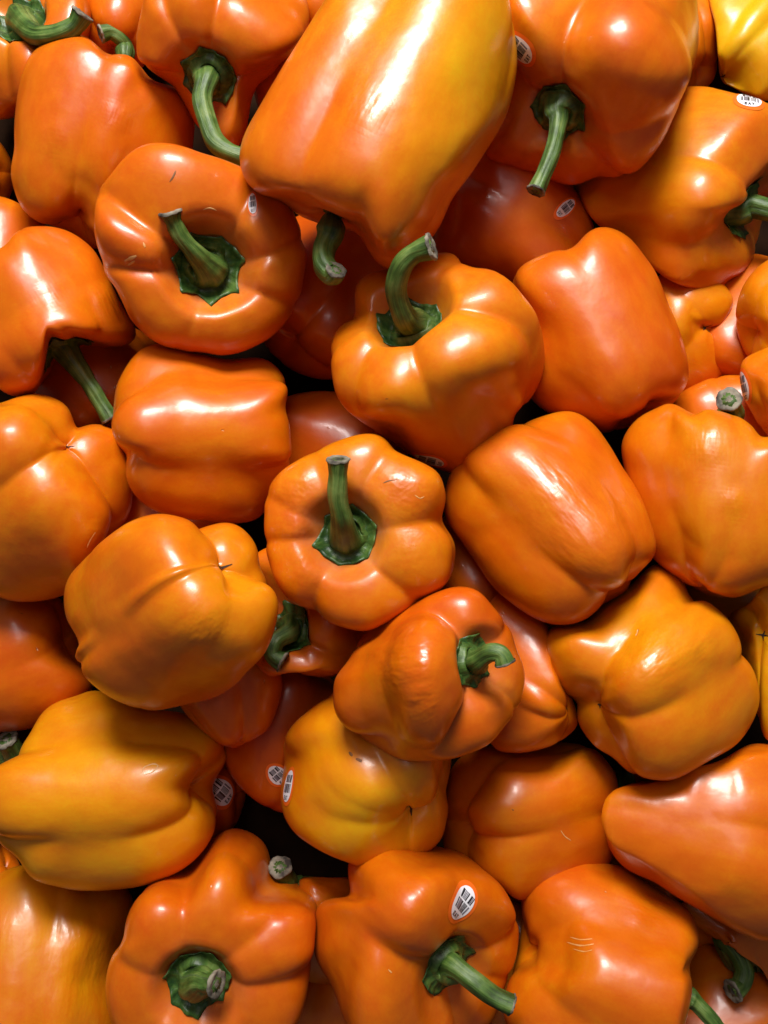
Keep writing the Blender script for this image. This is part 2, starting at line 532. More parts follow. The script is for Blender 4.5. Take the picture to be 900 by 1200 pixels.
# ------------------------------------------------------------------ parts
def calyx_mesh(B, bvh, p0, ax, rc, rnd):
    e = np.cross(ax, [0.3, 0.9, 0.1]); e /= np.linalg.norm(e); f = np.cross(ax, e)
    NR, NS = 11, 72
    V, F, uv = [], [], []
    npts = rnd.choice([6, 7, 8]); ph0 = rnd.uniform(0, 6.3)
    jag = [rnd.uniform(-.10, .08) for _ in range(npts * 2)]
    for side in (0, 1):
        for i in range(NR):
            r = (i + .2) / (NR - .8)
            for j in range(NS):
                t = 2 * math.pi * j / NS
                k = (t + ph0) / (2 * math.pi) * npts * 2 % (npts * 2)
                k0 = int(k); w = k - k0
                jj = jag[k0] * (1 - w) + jag[(k0 + 1) % (npts * 2)] * w
                spike = (1 - abs(((k / 2) % 1) * 2 - 1)) ** 3
                rr = rc * r * (1 + (jj +   .16 * spike - .05) * r * r)
                ruf = math.sin(t * npts * 1.0 + ph0 * 2) * .6 + math.sin(t * npts * 2.3 + ph0) * .4
                o = p0 + e * (rr * math.cos(t)) + f * (rr * math.sin(t))
                hit = bvh.ray_cast(Vector(o + ax * rc * 1.2), Vector(-ax), rc * 3)
                if hit[0] is not None: o = np.array(hit[0])
                up = rc * (.52 * (1 - r) ** 1.5 + .03) + ruf * rc * .045 * sstep(.45, .95, r) + rc * .05 * sstep(.80, 1, r) * (1 + .6 * ruf)
                if side: up -= rc * .035
                V.append(o + ax * up); uv.append((j / NS, r))
    n = NR * NS
    for i in range(NR - 1):
        for j in range(NS):
            a, b = i * NS + j, i * NS + (j + 1) % NS
            F.append((a, b, b + NS, a + NS)[::-1]); F.append((a + n, b + n, b + n + NS, a + n + NS))
    for j in range(NS):
        a, b = (NR - 1) * NS + j, (NR - 1) * NS + (j + 1) % NS
        F.append((a, b, b + n, a + n)[::-1])
    F.append(tuple(range(NS)))
    return V, F, uv


def stem_mesh(path, rads, rnd):
    P = spline(path, 9, closed=False); n = len(P)
    rad = np.interp(np.linspace(0, 1, n), np.linspace(0, 1, len(rads)), rads)
    T = np.gradient(P, axis=0); T /= np.linalg.norm(T, axis=1, keepdims=True)
    nx = np.cross(T[0], [.2, .3, .9]); nx /= np.linalg.norm(nx)
    NS = 40; V, F, uv = [], [], []
    k = rnd.choice([5, 6]); ph = rnd.uniform(0, 6.3); tw = rnd.uniform(-.8, .8)
    for i in range(n):
        nx = nx - T[i] * nx.dot(T[i]); nx /= np.linalg.norm(nx); ny = np.cross(T[i], nx)
        for j in range(NS):
            t = 2 * math.pi * j / NS
            s = i / (n - 1)
            rg = 1 +   .13 * abs(math.sin(k / 2 * (t + ph + tw * s))) ** .7 + .03 * math.sin(3 * t + 5 * s + ph) + .025 * math.sin(17 * s + 2 * t)
            V.append(P[i] + (nx * math.cos(t) + ny * math.sin(t)) * rad[i] * rg); uv.append((j / NS, s))
    for i in range(n - 1):
        for j in range(NS):
            a, b = i * NS + j, i * NS + (j + 1) % NS
            F.append((a, b, b + NS, a + NS))
    F.append(tuple(range((n - 1) * NS, n * NS)))
    # the dried cut face
    tip, tt, rr = P[-1], T[-1], rad[-1]
    CV, CF = [], []
    NC = 28
    ring = np.array(V[(n - 1) * NS:])
    prof = [(-.16, 1.035), (.02, 1.05), (.10, .93), (.05, .70), (-.04, .40), (.06, .12)]
    for hh, sc in prof:
        for j in range(NC):
            q = ring[int(j * NS / NC)] - tip
            CV.append(tip + q * sc * (1 + rnd.uniform(-.03, .03)) + tt * rr * (hh + rnd.uniform(-.05, .05)))
    for i in range(len(prof) - 1):
        for j in range(NC):
            a, b = i * NC + j, i * NC + (j + 1) % NC
            CF.append((a, b, b + NC, a + NC))
    CF.append(tuple(range((len(prof) - 1) * NC, len(prof) * NC)))
    return V, F, uv, CV, CF


GLY = {'E': [(0, 0, .26, 1), (.26, .80, .8, 1), (.26, .40, .7, .60), (.26, 0, .8, .20)],
       'T': [(.30, 0, .56, .8), (0, .8, .86, 1)],
       'A': None}


def sticker_geo():
    """outline, white field, bars and the word EAT as 2-D pieces in sticker units"""
    def oval(rx, ry, cy, n=40):
        return [(rx * math.cos(t) * (1 - .13 * math.sin(t)), cy + ry * math.sin(t)) for t in np.linspace(0, 2 * np.pi, n, endpoint=False)]
    quads_k, quads_g, txt = [], [], []
    rb = random.Random(11)

    def bars(x0, x1, y0, y1, wid):
        x = x0
        for (w, g, gap) in wid:
            (quads_k if not g else quads_g).append((x, y0, x + w, y1)); x += w + gap
    bars(-.50, .6, -.34, .10, [(.09, 0, .06), (.24, 1, .0), (.11, 0, .07), (.035, 0, .03), (.035, 0, .03), (.035, 0, .03), (.035, 0, .03), (.05, 0, .09), (.10, 1, .0)])
    bars(-.40, .5, .18, .56, [(.14, 0, .04), (.05, 1, .03), (.05, 1, .03), (.05, 1, .03), (.07, 0, .13), (.12, 0, .02), (.05, 1, .03), (.06, 0, .0)])
    x = -.30; sc = .21; y0 = -.70
    for ch in 'EAT':
        if ch == 'A':
            txt.append([(x, y0), (x + .06, y0), (x + .115, y0 + sc), (x + .075, y0 + sc)])
            txt.append([(x + .125, y0), (x + .185, y0), (x + .11, y0 + sc), (x + .07, y0 + sc)])
            txt.append([(x + .05, y0 + .05), (x + .135, y0 + .05), (x + .12, y0 + .09), (x + .065, y0 + .09)])
            x += .215
        else:
            for (a, b, c, d) in GLY[ch]:
                txt.append([(x + a * sc, y0 + b * sc), (x + c * sc, y0 + b * sc), (x + c * sc, y0 + d * sc), (x + a * sc, y0 + d * sc)])
            x += .21 if ch == 'E' else .2
    return oval, quads_k, quads_g, txt


def add_sticker(B, bvh, st, root, tosc):
    px, py, ang, hw, hh = st[:5]
    org = Vector((0, 0, FPX)); tgt = Vector(unproj(px, py, 0.0))
    hit = bvh.ray_cast(org, (tgt - org).normalized())
    if hit[0] is None:
        hit = bvh.find_nearest(tgt)
    o, n = np.array(hit[0]), np.array(hit[1]); n /= np.linalg.norm(n)
    if n @ (np.array([0, 0, FPX]) - o) < 0: n = -n
    iv = np.array([math.cos(R(ang)), math.sin(R(ang)), 0]); vv = iv - n * (iv @ n)
    if np.linalg.norm(vv) < .2: vv = np.cross(n, [1, 0, 0])
    vv /= np.linalg.norm(vv); uu = np.cross(vv, n)
    oval, qk, qg, txt = sticker_geo()

    def put(pts, lift):
        out = []
        for (x, y) in pts:
            q = o + uu * x * hw + vv * y * hh
            h_ = bvh.ray_cast(Vector(q + n * hw), Vector(-n), hw * 2.4)
            if h_[0] is None:
                h_ = bvh.find_nearest(Vector(q))
            m_ = np.array(h_[1]); m_ = m_ if m_ @ n > 0 else -m_
            m_ = m_ / np.linalg.norm(m_)
            out.append(tosc(np.array(h_[0]) + m_ * lift))
        return out

    def disc(rx, ry, cy, lift):
        V, F = [], []
        NR, n_ = 7, 40
        for i in range(NR):
            k = (i + .0001) / (NR - 1)
            V += put([(x * k, cy + (y - cy) * k) for x, y in oval(rx, ry, cy, n_)], lift)
        for i in range(NR - 1):
            for j in range(n_):
                a, b = i * n_ + j, i * n_ + (j + 1) % n_
                F.append((a, b, b + n_, a + n_))
        return V, F

    def patch(polys, lift, k=4):
        V, F = [], []
        for q in polys:
            q = np.array(q, float)
            b = len(V); pts = []
            for i in range(k + 1):
                for j in range(3):
                    s, t = j / 2, i / k
                    pts.append(tuple((q[0] * (1 - s) + q[1] * s) * (1 - t) + (q[3] * (1 - s) + q[2] * s) * t))
            V += put(pts, lift)
            for i in range(k):
                for j in range(2):
                    F.append((b + i * 3 + j, b + i * 3 + j + 1, b + i * 3 + j + 4, b + i * 3 + j + 3))
        return V, F
    V, F = disc(1.0, 1.0, 0, .5)
    s_ = mesh_obj('sticker', V, F, M_ST_O, root)
    V, F = disc(.76, .80, .0, .9); mesh_obj('white_field', V, F, M_ST_W, s_)
    r4 = lambda q: [(q[0], q[1]), (q[2], q[1]), (q[2], q[3]), (q[0], q[3])]
    V1, F1 = patch([r4(q) for q in qk], 1.25); V2, F2 = patch([r4(q) for q in qg], 1.25)
    mesh_obj('barcode', V1 + V2, F1 + [tuple(i + len(V1) for i in f) for f in F2], None, s_, mats=[M_ST_K, M_ST_G], midx=[0] * len(F1) + [1] * len(F2))
    V, F = patch(txt, 1.25, 2); mesh_obj('lettering', V, F, M_ST_K, s_)


def build_pepper(B):
    p, V, a, d = B['p'], B['V'], B['a'], B['d']
    rnd = random.Random(p['k'] * 13 + 5)
    sc = d / FPX
    ctr = V.mean(0)
    e1 = np.array([0, 0, 1.]) - a * a[2]; e1 /= np.linalg.norm(e1); e2 = np.cross(a, e1)
    # local frame: z along the stem axis, origin at the base of the thing
    M3 = np.stack([e1, e2, a], 1)
    camc = (ctr - [0, 0, FPX]) * sc
    wc = cam_to_world(*camc)
    Rw = CAMROT @ Matrix(M3.tolist())
    low = None

    def tosc(q): return M3.T @ ((np.asarray(q) - ctr) * sc)
    Lv = ((V - ctr) * sc) @ M3
    Wz = np.array([(Rw @ Vector(v)).z for v in Lv[::7]]); base = Rw.inverted() @ Vector((0, 0, float(Wz.min())))
    Lv = Lv - np.array(base)
    b_ = np.array(base)
    to = lambda q: tosc(q) - b_
    root = bpy.data.objects.new('bell_pepper', None); C.objects.link(root)
    root.empty_display_size = .02
    root.matrix_world = Matrix.Translation(wc + Rw @ base) @ Rw.to_4x4()
    root['label'] = p['label']; root['category'] = 'bell pepper'; root['group'] = 'orange bell peppers piled in the bin'
    mesh_obj('flesh', Lv, FACES, M_SKIN, root, attrs=dict(ripe=B['ripe'], wrinkle=B['wrk'], dust=B['dust']))
    need = any(k in p for k in ('stem', 'calyx', 'scar', 'stick', 'blem'))
    if not need: return
    bvh = BVHTree.FromPolygons([Vector(v) for v in V], FACES)
    if 'calyx' in p or 'stem' in p:
        rc = p.get('calyx', .30 * B['R']) * .93
        ax = a
        p0 = V[0]
        cv, cf, cu = calyx_mesh(B, bvh, p0, ax, rc, rnd)
        mesh_obj('calyx', [to(v) for v in cv], cf, M_CALYX, root, uv=cu)
    if 'stem' in p:
        pts = p['stem']; sr = p.get('sr', 13) * .92
        path = [p0 - ax * 2, p0 + ax * rc * .13, p0 + ax * rc * .40]
        for (x, y, l) in pts: path.append(unproj(x, y, p0[2] + l + (.10 * B['R'] if p['tilt'] > 49 else 0)))
        rads = [rc * .82, rc * .74, rc * .50, sr * 1.30] + [sr * 1.0] * (len(pts) - 2) + [sr * .92, sr * p.get('tip', 1.15)]
        sv, sf, su, kv, kf = stem_mesh(path, rads, rnd)
        so = mesh_obj('stem', [to(v) for v in sv], sf, M_STEM, root, uv=su)
        mesh_obj('cut_end', [to(v) for v in kv], kf, M_CUT, so)
    if 'scar' in p:
        r0 = p['scar']; n = V[-1]; ax = -a
        e, f = e1, e2
        SV, SF = [], []
        def drop(x, y):
            o = n + e * x + f * y
            h_ = bvh.ray_cast(Vector(o + ax * r0 * 4), Vector(-ax), r0 * 12)
            return (np.array(h_[0]) if h_[0] is not None else o) + ax * .7
        for k in range(rnd.choice([3, 4])):
            t = rnd.uniform(-.3, .3) + k * 2 * math.pi / 3.5; l = r0 * rnd.uniform(1.0, 2.6)
            b = len(SV)
            for s in np.linspace(0, 1, 6):
                for q in (-1, 1):
                    wv = r0 * .30 * (1 - s * .8)
                    SV.append(drop(math.cos(t) * l * s - math.sin(t) * q * wv, math.sin(t) * l * s + math.cos(t) * q * wv))
            for i in range(5): SF.append((b + 2 * i, b + 2 * i + 1, b + 2 * i + 3, b + 2 * i + 2))
        mesh_obj('blossom_scar', [to(v) for v in SV], SF, M_SCAR, root)
    for (mk, wd, pts) in p.get('blem', []):
        L_ = spline(pts, 4, closed=False); SV, SF = [], []
        org = Vector((0, 0, FPX)); T_ = np.gradient(L_, axis=0); T_ /= np.linalg.norm(T_, axis=1, keepdims=True)
        for i, (q, t) in enumerate(zip(L_, T_)):
            w_ = wd * (.25 + .75 * math.sin(math.pi * (i + .3) / len(L_))) * rnd.uniform(.6, 1.2)
            for sgn in (-1, 0, 1):
                tg = Vector(unproj(q[0] - t[1] * w_ * sgn, q[1] + t[0] * w_ * sgn, 0.0))
                h_ = bvh.ray_cast(org, (tg - org).normalized())
                pt = np.array(h_[0]) if h_[0] is not None else V[0]
                SV.append(pt + np.array([0, 0, .15 + (.35 if sgn == 0 else 0)]))
        for i in range(len(L_) - 1):
            for k_ in (0, 1): SF.append((3 * i + k_, 3 * i + k_ + 1, 3 * i + k_ + 4, 3 * i + k_ + 3))
        mesh_obj('blemish', [to(v) for v in SV], SF, {'b': M_BROWN, 'p': M_PALE}[mk], root)
    for st in p.get('stick', []):
        st = tuple(st) + (17, 22) if len(st) < 5 else st
        add_sticker(B, bvh, st, root, to)


# ------------------------------------------------------------------ the peppers, from the bottom of the pile to the top
# out: outline in frame pixels; ang/tilt: where the stem end points (in the picture / toward the lens);
# cre: places on the creases between lobes; yel / wrk: paler and wrinkled patches of skin
P = []


def pep(label, **kw):
    kw['label'] = label; kw['k'] = len(P) + 1; P.append(kw)


# --- deep in the gaps
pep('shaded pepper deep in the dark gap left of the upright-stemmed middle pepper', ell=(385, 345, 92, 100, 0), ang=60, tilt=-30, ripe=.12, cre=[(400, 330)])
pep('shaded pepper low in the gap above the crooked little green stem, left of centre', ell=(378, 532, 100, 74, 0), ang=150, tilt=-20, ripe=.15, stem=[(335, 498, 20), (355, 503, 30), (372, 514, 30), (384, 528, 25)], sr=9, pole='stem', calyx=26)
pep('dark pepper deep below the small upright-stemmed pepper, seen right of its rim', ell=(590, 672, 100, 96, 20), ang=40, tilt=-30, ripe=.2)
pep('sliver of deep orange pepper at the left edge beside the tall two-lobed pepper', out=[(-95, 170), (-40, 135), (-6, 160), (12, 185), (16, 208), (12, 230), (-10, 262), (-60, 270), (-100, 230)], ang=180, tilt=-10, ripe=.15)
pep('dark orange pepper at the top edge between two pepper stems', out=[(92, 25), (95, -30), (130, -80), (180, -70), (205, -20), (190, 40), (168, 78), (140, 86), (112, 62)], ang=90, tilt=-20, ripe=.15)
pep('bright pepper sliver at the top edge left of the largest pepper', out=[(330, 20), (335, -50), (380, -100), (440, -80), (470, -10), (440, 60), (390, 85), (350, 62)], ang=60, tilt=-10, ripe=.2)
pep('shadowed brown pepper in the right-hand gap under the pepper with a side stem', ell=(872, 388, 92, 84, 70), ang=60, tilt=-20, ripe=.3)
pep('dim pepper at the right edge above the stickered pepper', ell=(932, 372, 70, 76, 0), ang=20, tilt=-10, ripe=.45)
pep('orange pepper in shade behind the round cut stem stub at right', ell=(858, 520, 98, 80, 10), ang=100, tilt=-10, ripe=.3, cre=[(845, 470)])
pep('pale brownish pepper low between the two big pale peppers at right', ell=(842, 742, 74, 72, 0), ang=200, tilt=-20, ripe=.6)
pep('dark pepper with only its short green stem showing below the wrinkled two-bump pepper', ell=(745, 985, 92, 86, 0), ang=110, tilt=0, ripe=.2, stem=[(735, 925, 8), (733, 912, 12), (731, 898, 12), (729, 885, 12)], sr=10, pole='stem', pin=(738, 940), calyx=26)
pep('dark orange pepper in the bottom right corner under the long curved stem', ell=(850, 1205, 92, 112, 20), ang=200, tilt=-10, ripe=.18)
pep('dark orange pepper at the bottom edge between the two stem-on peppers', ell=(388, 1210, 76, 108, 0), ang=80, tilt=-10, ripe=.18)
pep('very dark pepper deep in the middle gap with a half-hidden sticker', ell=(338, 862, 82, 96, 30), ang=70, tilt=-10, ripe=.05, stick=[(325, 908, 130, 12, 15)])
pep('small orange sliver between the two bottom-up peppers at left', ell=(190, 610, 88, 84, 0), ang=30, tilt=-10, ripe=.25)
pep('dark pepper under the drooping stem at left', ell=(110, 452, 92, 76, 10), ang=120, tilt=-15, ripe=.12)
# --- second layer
pep('orange pepper at the left edge behind the pepper with the drooping stem', out=[(-70, 250), (-30, 232), (2, 231), (30, 243), (56, 268), (70, 320), (60, 380), (0, 410), (-60, 390), (-95, 320)], ang=90, tilt=-20, ripe=.30)
pep('smooth orange bulge peeking out left of the largest pepper', out=[(297, 104), (298, 84), (308, 64), (330, 49), (360, 42), (410, 50), (440, 100), (430, 160), (380, 180), (330, 165), (305, 132)], ang=0, tilt=-10, ripe=.3, g=.4)
pep('orange pepper sliver right of the top hanging-stem pepper', out=[(720, -20), (770, -60), (820, -30), (837, 2), (841, 45), (838, 88), (818, 110), (780, 120), (735, 100), (712, 40)], ang=120, tilt=-20, ripe=.35, cre=[(830, 40)])
pep('yellow pepper in the top right corner with its blossom dimple showing', out=[(833, -20), (831, 0), (838, 30), (843, 85), (850, 97), (875, 111), (900, 118), (950, 118), (990, 60), (980, -10), (930, -60), (870, -50)], ang=40, tilt=-35, ripe=.88, cre=[(868, 62), (845, 60)], pin=(846, 91), scar=3)
pep('yellowish pepper in the right gap, blossom dot facing out, below the side-stemmed pepper', out=[(752, 360), (770, 325), (805, 312), (840, 325), (858, 348), (855, 364), (848, 380), (854, 400), (856, 424), (843, 446), (822, 459), (798, 465), (765, 455), (745, 410)], dz=.018, g=.75, ang=150, tilt=-50, ripe=.40, cre=[(845, 379, .9)], pin=(816, 377), scar=3)
pep('orange pepper at the right edge carrying a sticker above the cut stem stub', out=[(868, 440), (870, 424), (882, 415), (900, 407), (935, 400), (975, 420), (990, 470), (970, 520), (925, 530), (896, 506), (880, 482), (871, 462)], ang=60, tilt=-10, ripe=.42, cre=[(885, 425)], stick=[(871, 453, 72)])
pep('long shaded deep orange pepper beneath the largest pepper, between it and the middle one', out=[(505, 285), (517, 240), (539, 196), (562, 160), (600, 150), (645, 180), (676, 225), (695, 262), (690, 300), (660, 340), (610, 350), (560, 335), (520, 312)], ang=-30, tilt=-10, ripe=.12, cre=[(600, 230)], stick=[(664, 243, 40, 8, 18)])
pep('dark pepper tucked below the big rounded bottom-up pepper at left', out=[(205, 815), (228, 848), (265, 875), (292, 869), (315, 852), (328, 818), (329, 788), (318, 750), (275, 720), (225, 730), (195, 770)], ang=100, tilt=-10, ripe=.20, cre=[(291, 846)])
pep('dark pepper with shaded calyx and bent stem right of the big rounded bottom-up pepper', out=[(280, 690), (300, 650), (330, 640), (370, 655), (410, 690), (430, 740), (412, 772), (392, 792), (368, 793), (343, 788), (312, 790), (285, 750)], ang=160, tilt=45, ripe=.22, pin=(348, 738), cre=[(385, 760), (330, 690)], stem=[(338, 742, 22), (322, 752, 34), (320, 768, 38), (332, 776, 40)], sr=10, calyx=34)
pep('dark brownish pepper behind the shiny pepper with the bent stem', out=[(560, 760), (575, 705), (605, 692), (632, 712), (644, 740), (648, 770), (660, 800), (672, 822), (676, 848), (664, 863), (648, 873), (626, 880), (601, 882), (578, 874), (555, 830)], ang=150, tilt=-40, ripe=.30, cre=[(625, 800), (650, 842)], pin=(664, 830), scar=3)
pep('small dark pepper with a black-barred sticker beside the yellow-orange pepper', out=[(160, 900), (200, 872), (240, 872), (265, 885), (281, 898), (288, 920), (285, 945), (273, 970), (245, 990), (200, 990), (165, 955)], ang=180, tilt=-10, ripe=.22, cre=[(280, 890)], stick=[(259, 928, 142)])
pep('dark pepper in the gap between the two stem-on peppers, with a pale stub of stem', out=[(310, 1080), (320, 1040), (350, 1028), (385, 1028), (420, 1030), (455, 1050), (460, 1110), (420, 1150), (360, 1150), (320, 1120)], ang=150, tilt=20, ripe=.25, stem=[(334, 1030, 20), (330, 1020, 30), (328, 1016, 36)], sr=11, pole='stem', pin=(345, 1048), calyx=26, wrk=[(375, 1045, 30, 1)])
pep('sliver of orange pepper at the left edge below the yellow-orange pepper', out=[(-90, 990), (-40, 965), (0, 985), (21, 1008), (22, 1030), (4, 1048), (-40, 1070), (-90, 1050)], ang=180, tilt=0, ripe=.25)
pep('shaded pepper with the long curved stem hanging over the bottom right corner', out=[(790, 1075), (815, 1050), (850, 1060), (900, 1080), (950, 1100), (960, 1150), (915, 1165), (885, 1128), (850, 1112), (815, 1110)], ang=215, tilt=20, ripe=.2, pin=(838, 1096), stem=[(848, 1100, 15), (862, 1114, 25), (872, 1136, 32), (868, 1154, 38), (858, 1162, 44)], sr=10.5, tip=1.2, calyx=30)
pep('narrow glimpse of orange pepper between the two peppers at bottom centre', ell=(600, 1150, 52, 100, 0), ang=90, tilt=-20, ripe=.25, cre=[(602, 1120)])
pep('yellow pepper at the right edge with its blossom end facing out', out=[(855, 724), (879, 706), (900, 682), (940, 672), (990, 720), (1000, 800), (960, 860), (905, 870), (885, 830), (868, 770)], ang=20, tilt=-55, ripe=.80, cre=[(875, 722), (890, 800)], pin=(895, 746), scar=4)
# --- main layer
pep('orange pepper in the top left corner with a thick curled green stem', out=[(-40, 60), (-30, -10), (20, -50), (70, -35), (100, -5), (108, 40), (92, 88), (55, 122), (16, 138), (-15, 130)], ang=130, tilt=70, ripe=.28, pin=(32, 33), calyx=34, stem=[(38, 38, 32), (52, 42, 46), (72, 39, 54), (88, 30, 58), (97, 16, 62)], sr=10, tip=1.2, cre=[(80, -5), (20, 100), (70, 90)])
pep('orange pepper at the top with a long kinked stem running down to the largest pepper', out=[(160, 43), (165, 15), (175, -10), (220, -38), (290, -42), (345, -22), (362, 15), (352, 52), (325, 82), (302, 102), (293, 128), (286, 160), (265, 178), (240, 160), (222, 132), (205, 104), (182, 86), (163, 68)], ang=-100, tilt=42, ripe=.26, pin=(246, 88), calyx=33, cre=[(218, 52), (264, 40), (285, 98), (190, 84), (228, 128)],
    stem=[(242, 96, 18), (237, 118, 26), (244, 146, 34), (252, 166, 40), (268, 178, 44), (290, 186, 44)], sr=10.5, tip=1.0)
pep('side-stemmed pepper at the right edge below the yellow corner pepper, sticker on its top', out=[(672, 215), (684, 245), (720, 280), (758, 310), (790, 331), (811, 341), (836, 346), (851, 331), (866, 324), (882, 302), (893, 260), (908, 225), (945, 200), (950, 150), (905, 123), (864, 110), (829, 102), (800, 102), (760, 110), (720, 140), (690, 180)], ang=-20, tilt=34, ripe=.34, pin=(856, 246), calyx=34, stem=[(882, 242, 12), (900, 246, 20), (925, 252, 24)], sr=12,
    g=.85, cre=[(838, 182, .9), (846, 268, .9)], yel=[(730, 170, 70, .22)], stick=[(878, 116, 78)])
pep('large pepper at the top, stem hanging straight down from its shaded lower end', out=[(570, 178), (576, 125), (580, 70), (584, 15), (594, -30), (620, -55), (700, -70), (780, -55), (812, -25), (817, 0), (819, 36), (815, 71), (804, 103), (790, 136), (772, 171), (751, 196), (722, 208), (701, 207), (676, 216), (651, 213), (626, 203), (598, 195)], ang=-120, tilt=30, ripe=.26, pin=(657, 128), calyx=33, stem=[(654, 145, 10), (648, 175, 18), (638, 202, 22), (628, 224, 24)], sr=9, tip=1.15,
    cre=[(655, 85, 1.15), (704, 190), (612, 100), (770, 150, .6)], stick=[(608, 58, 125)])
pep('tall two-lobed pepper at upper left with only a stem tip behind its top', out=[(16, 178), (13, 199), (16, 220), (27, 245), (46, 260), (76, 270), (95, 282), (118, 292), (160, 280), (200, 245), (222, 195), (228, 150), (226, 128), (213, 107), (199, 101), (178, 92), (164, 77), (153, 67), (140, 63), (123, 61), (114, 53), (100, 43), (86, 40), (64, 43), (43, 57), (30, 75), (21, 107), (17, 142)], ang=75, tilt=-3, ripe=.30, yel=[(60, 240, 70, .15)], os=.36, ob=.36, gm=1.25, g=.85, cre=[(92, 165, 1.1), (170, 140, .6)], stem=[(146, 55, -5), (141, 45, 0), (130, 38, 6), (118, 40, 10)], sr=8.5, pole='stem', pin=(147, 68), calyx=16, stick=[(228, 134, 100, 7, 18)], wrk=[(135, 138, 16, .5), (60, 160, 18, .4)])
pep('shiny pepper at left whose bent green stem droops from its underside', out=[(9, 285), (21, 270), (53, 265), (82, 272), (107, 290), (120, 310), (131, 333), (138, 348), (148, 366), (157, 385), (157, 396), (149, 403), (135, 407), (117, 406), (109, 405), (91, 416), (78, 415), (68, 417), (60, 432), (46, 455), (28, 464), (10, 462), (-8, 448), (-35, 410), (-40, 350), (-20, 305)], ang=-62, tilt=-4, ripe=.20, pole='stem', calyx=36, stem=[(98, 440, 2), (108, 455, 4), (118, 472, 4), (130, 492, 2)], sr=9.5, gm=.55, os=.5, ob=.2, cre=[(62, 400, 1.0), (121, 395, .8)], wrk=[(130, 355, 22, 1.2), (60, 345, 14, .3)])
pep('bottom-up pepper at the left edge with a creased three-lobed end', out=[(-30, 480), (0, 472), (21, 465), (46, 462), (71, 471), (85, 487), (90, 500), (110, 497), (139, 508), (149, 532), (154, 557), (155, 585), (149, 607), (137, 622), (117, 650), (97, 682), (75, 697), (40, 705), (0, 700), (-45, 670), (-65, 600), (-60, 520)], ang=215, tilt=-38, ripe=.36, pin=(80, 524), scar=3, cre=[(45, 538, 1.1), (86, 508, 1.1), (108, 540, 1.1)], wrk=[(112, 628, 14, .5)], blem=[('p', .9, [(102, 642), (106, 633), (112, 624)])])
pep('smooth orange pepper cut by the left edge, below the three-lobed one', out=[(-70, 740), (-50, 705), (0, 688), (28, 689), (71, 702), (90, 736), (100, 775), (110, 800), (92, 825), (50, 850), (0, 858), (-40, 850), (-75, 800)], ang=200, tilt=-10, ripe=.22, cre=[(22, 783, .7)], g=.7)
pep('orange pepper at the left edge with a pale woody stem stub', out=[(-110, 890), (-60, 865), (-10, 876), (14, 893), (18, 918), (4, 945), (-40, 970), (-100, 950)], ang=60, tilt=30, ripe=.3, pole='stem', pin=(10, 895), stem=[(18, 888, 14), (14, 876, 26), (7, 866, 34)], sr=12, tip=1.1, calyx=24)
pep('ribbed pepper in the bottom left corner with wrinkled shiny bands', out=[(-55, 1100), (-30, 1045), (20, 1015), (60, 1020), (110, 1030), (145, 1038), (155, 1058), (152, 1085), (142, 1115), (136, 1150), (140, 1200), (120, 1260), (60, 1285), (-20, 1270), (-60, 1190)], gm=1.4, ang=90, tilt=-27, ripe=.38, yel=[(45, 1060, 50, .15)], cre=[(60, 1100, .9), (110, 1100, .3)], wrk=[(96, 1110, 48, .5), (80, 1180, 40, .4), (6, 1090, 20, .3)], g=.9)
pep('stem-on pepper at lower left with a ruffled calyx and stubby cut stem', out=[(124, 1155), (130, 1125), (144, 1100), (148, 1079), (160, 1054), (185, 1029), (220, 1012), (245, 987), (267, 973), (292, 976), (313, 994), (320, 1018), (336, 1028), (356, 1040), (370, 1060), (370, 1088), (365, 1129), (358, 1172), (345, 1205), (310, 1245), (260, 1262), (200, 1255), (150, 1230), (128, 1190)], ang=-75, tilt=83, ripe=.24, pin=(234, 1145), calyx=38, stem=[(238, 1149, 22), (246, 1151, 30), (254, 1153, 35)], sr=12, tip=1.1, dust=.3, pit=.42, g=.9,
    cre=[(222, 1085, 1.15), (284, 1095, 1.1), (316, 1136), (180, 1125), (176, 1185), (228, 1200)])
pep('pale orange pepper at right with a round grey stem stub poking up behind it', out=[(729, 530), (733, 510), (748, 490), (779, 475), (797, 475), (806, 484), (829, 480), (861, 487), (882, 500), (893, 512), (905, 511), (930, 515), (948, 560), (945, 640), (922, 675), (890, 690), (861, 700), (829, 697), (808, 686), (782, 670), (755, 640), (738, 590)], ang=80, tilt=-9, ripe=.40, os=.36, ob=.36, g=.85, cre=[(772, 530, .9), (856, 625, .9)], wrk=[(830, 520, 22, .9), (805, 540, 20, .4), (862, 590, 14, .5)], stem=[(858, 484, 20), (856, 476, 34), (854, 468, 50)], sr=12, tip=1.15, pole='stem', pin=(858, 494), calyx=14)
pep('deep orange pepper low right of centre, lying on its side with a blossom dot', out=[(520, 990), (521, 940), (530, 900), (555, 878), (590, 874), (616, 872), (651, 869), (690, 876), (712, 893), (724, 920), (724, 980), (713, 1014), (680, 1035), (640, 1050), (608, 1054), (588, 1040), (560, 1020), (535, 1008)], ang=10, tilt=-24, ripe=.24, yel=[(590, 1030, 40, .15), (600, 940, 40, .1)], pin=(560, 964), scar=3, cre=[(550, 935, 1.1), (588, 984, 1.0)], blem=[('p', .7, [(657, 973), (662, 980), (669, 985)]), ('b', .8, [(600, 948), (602, 950)])])
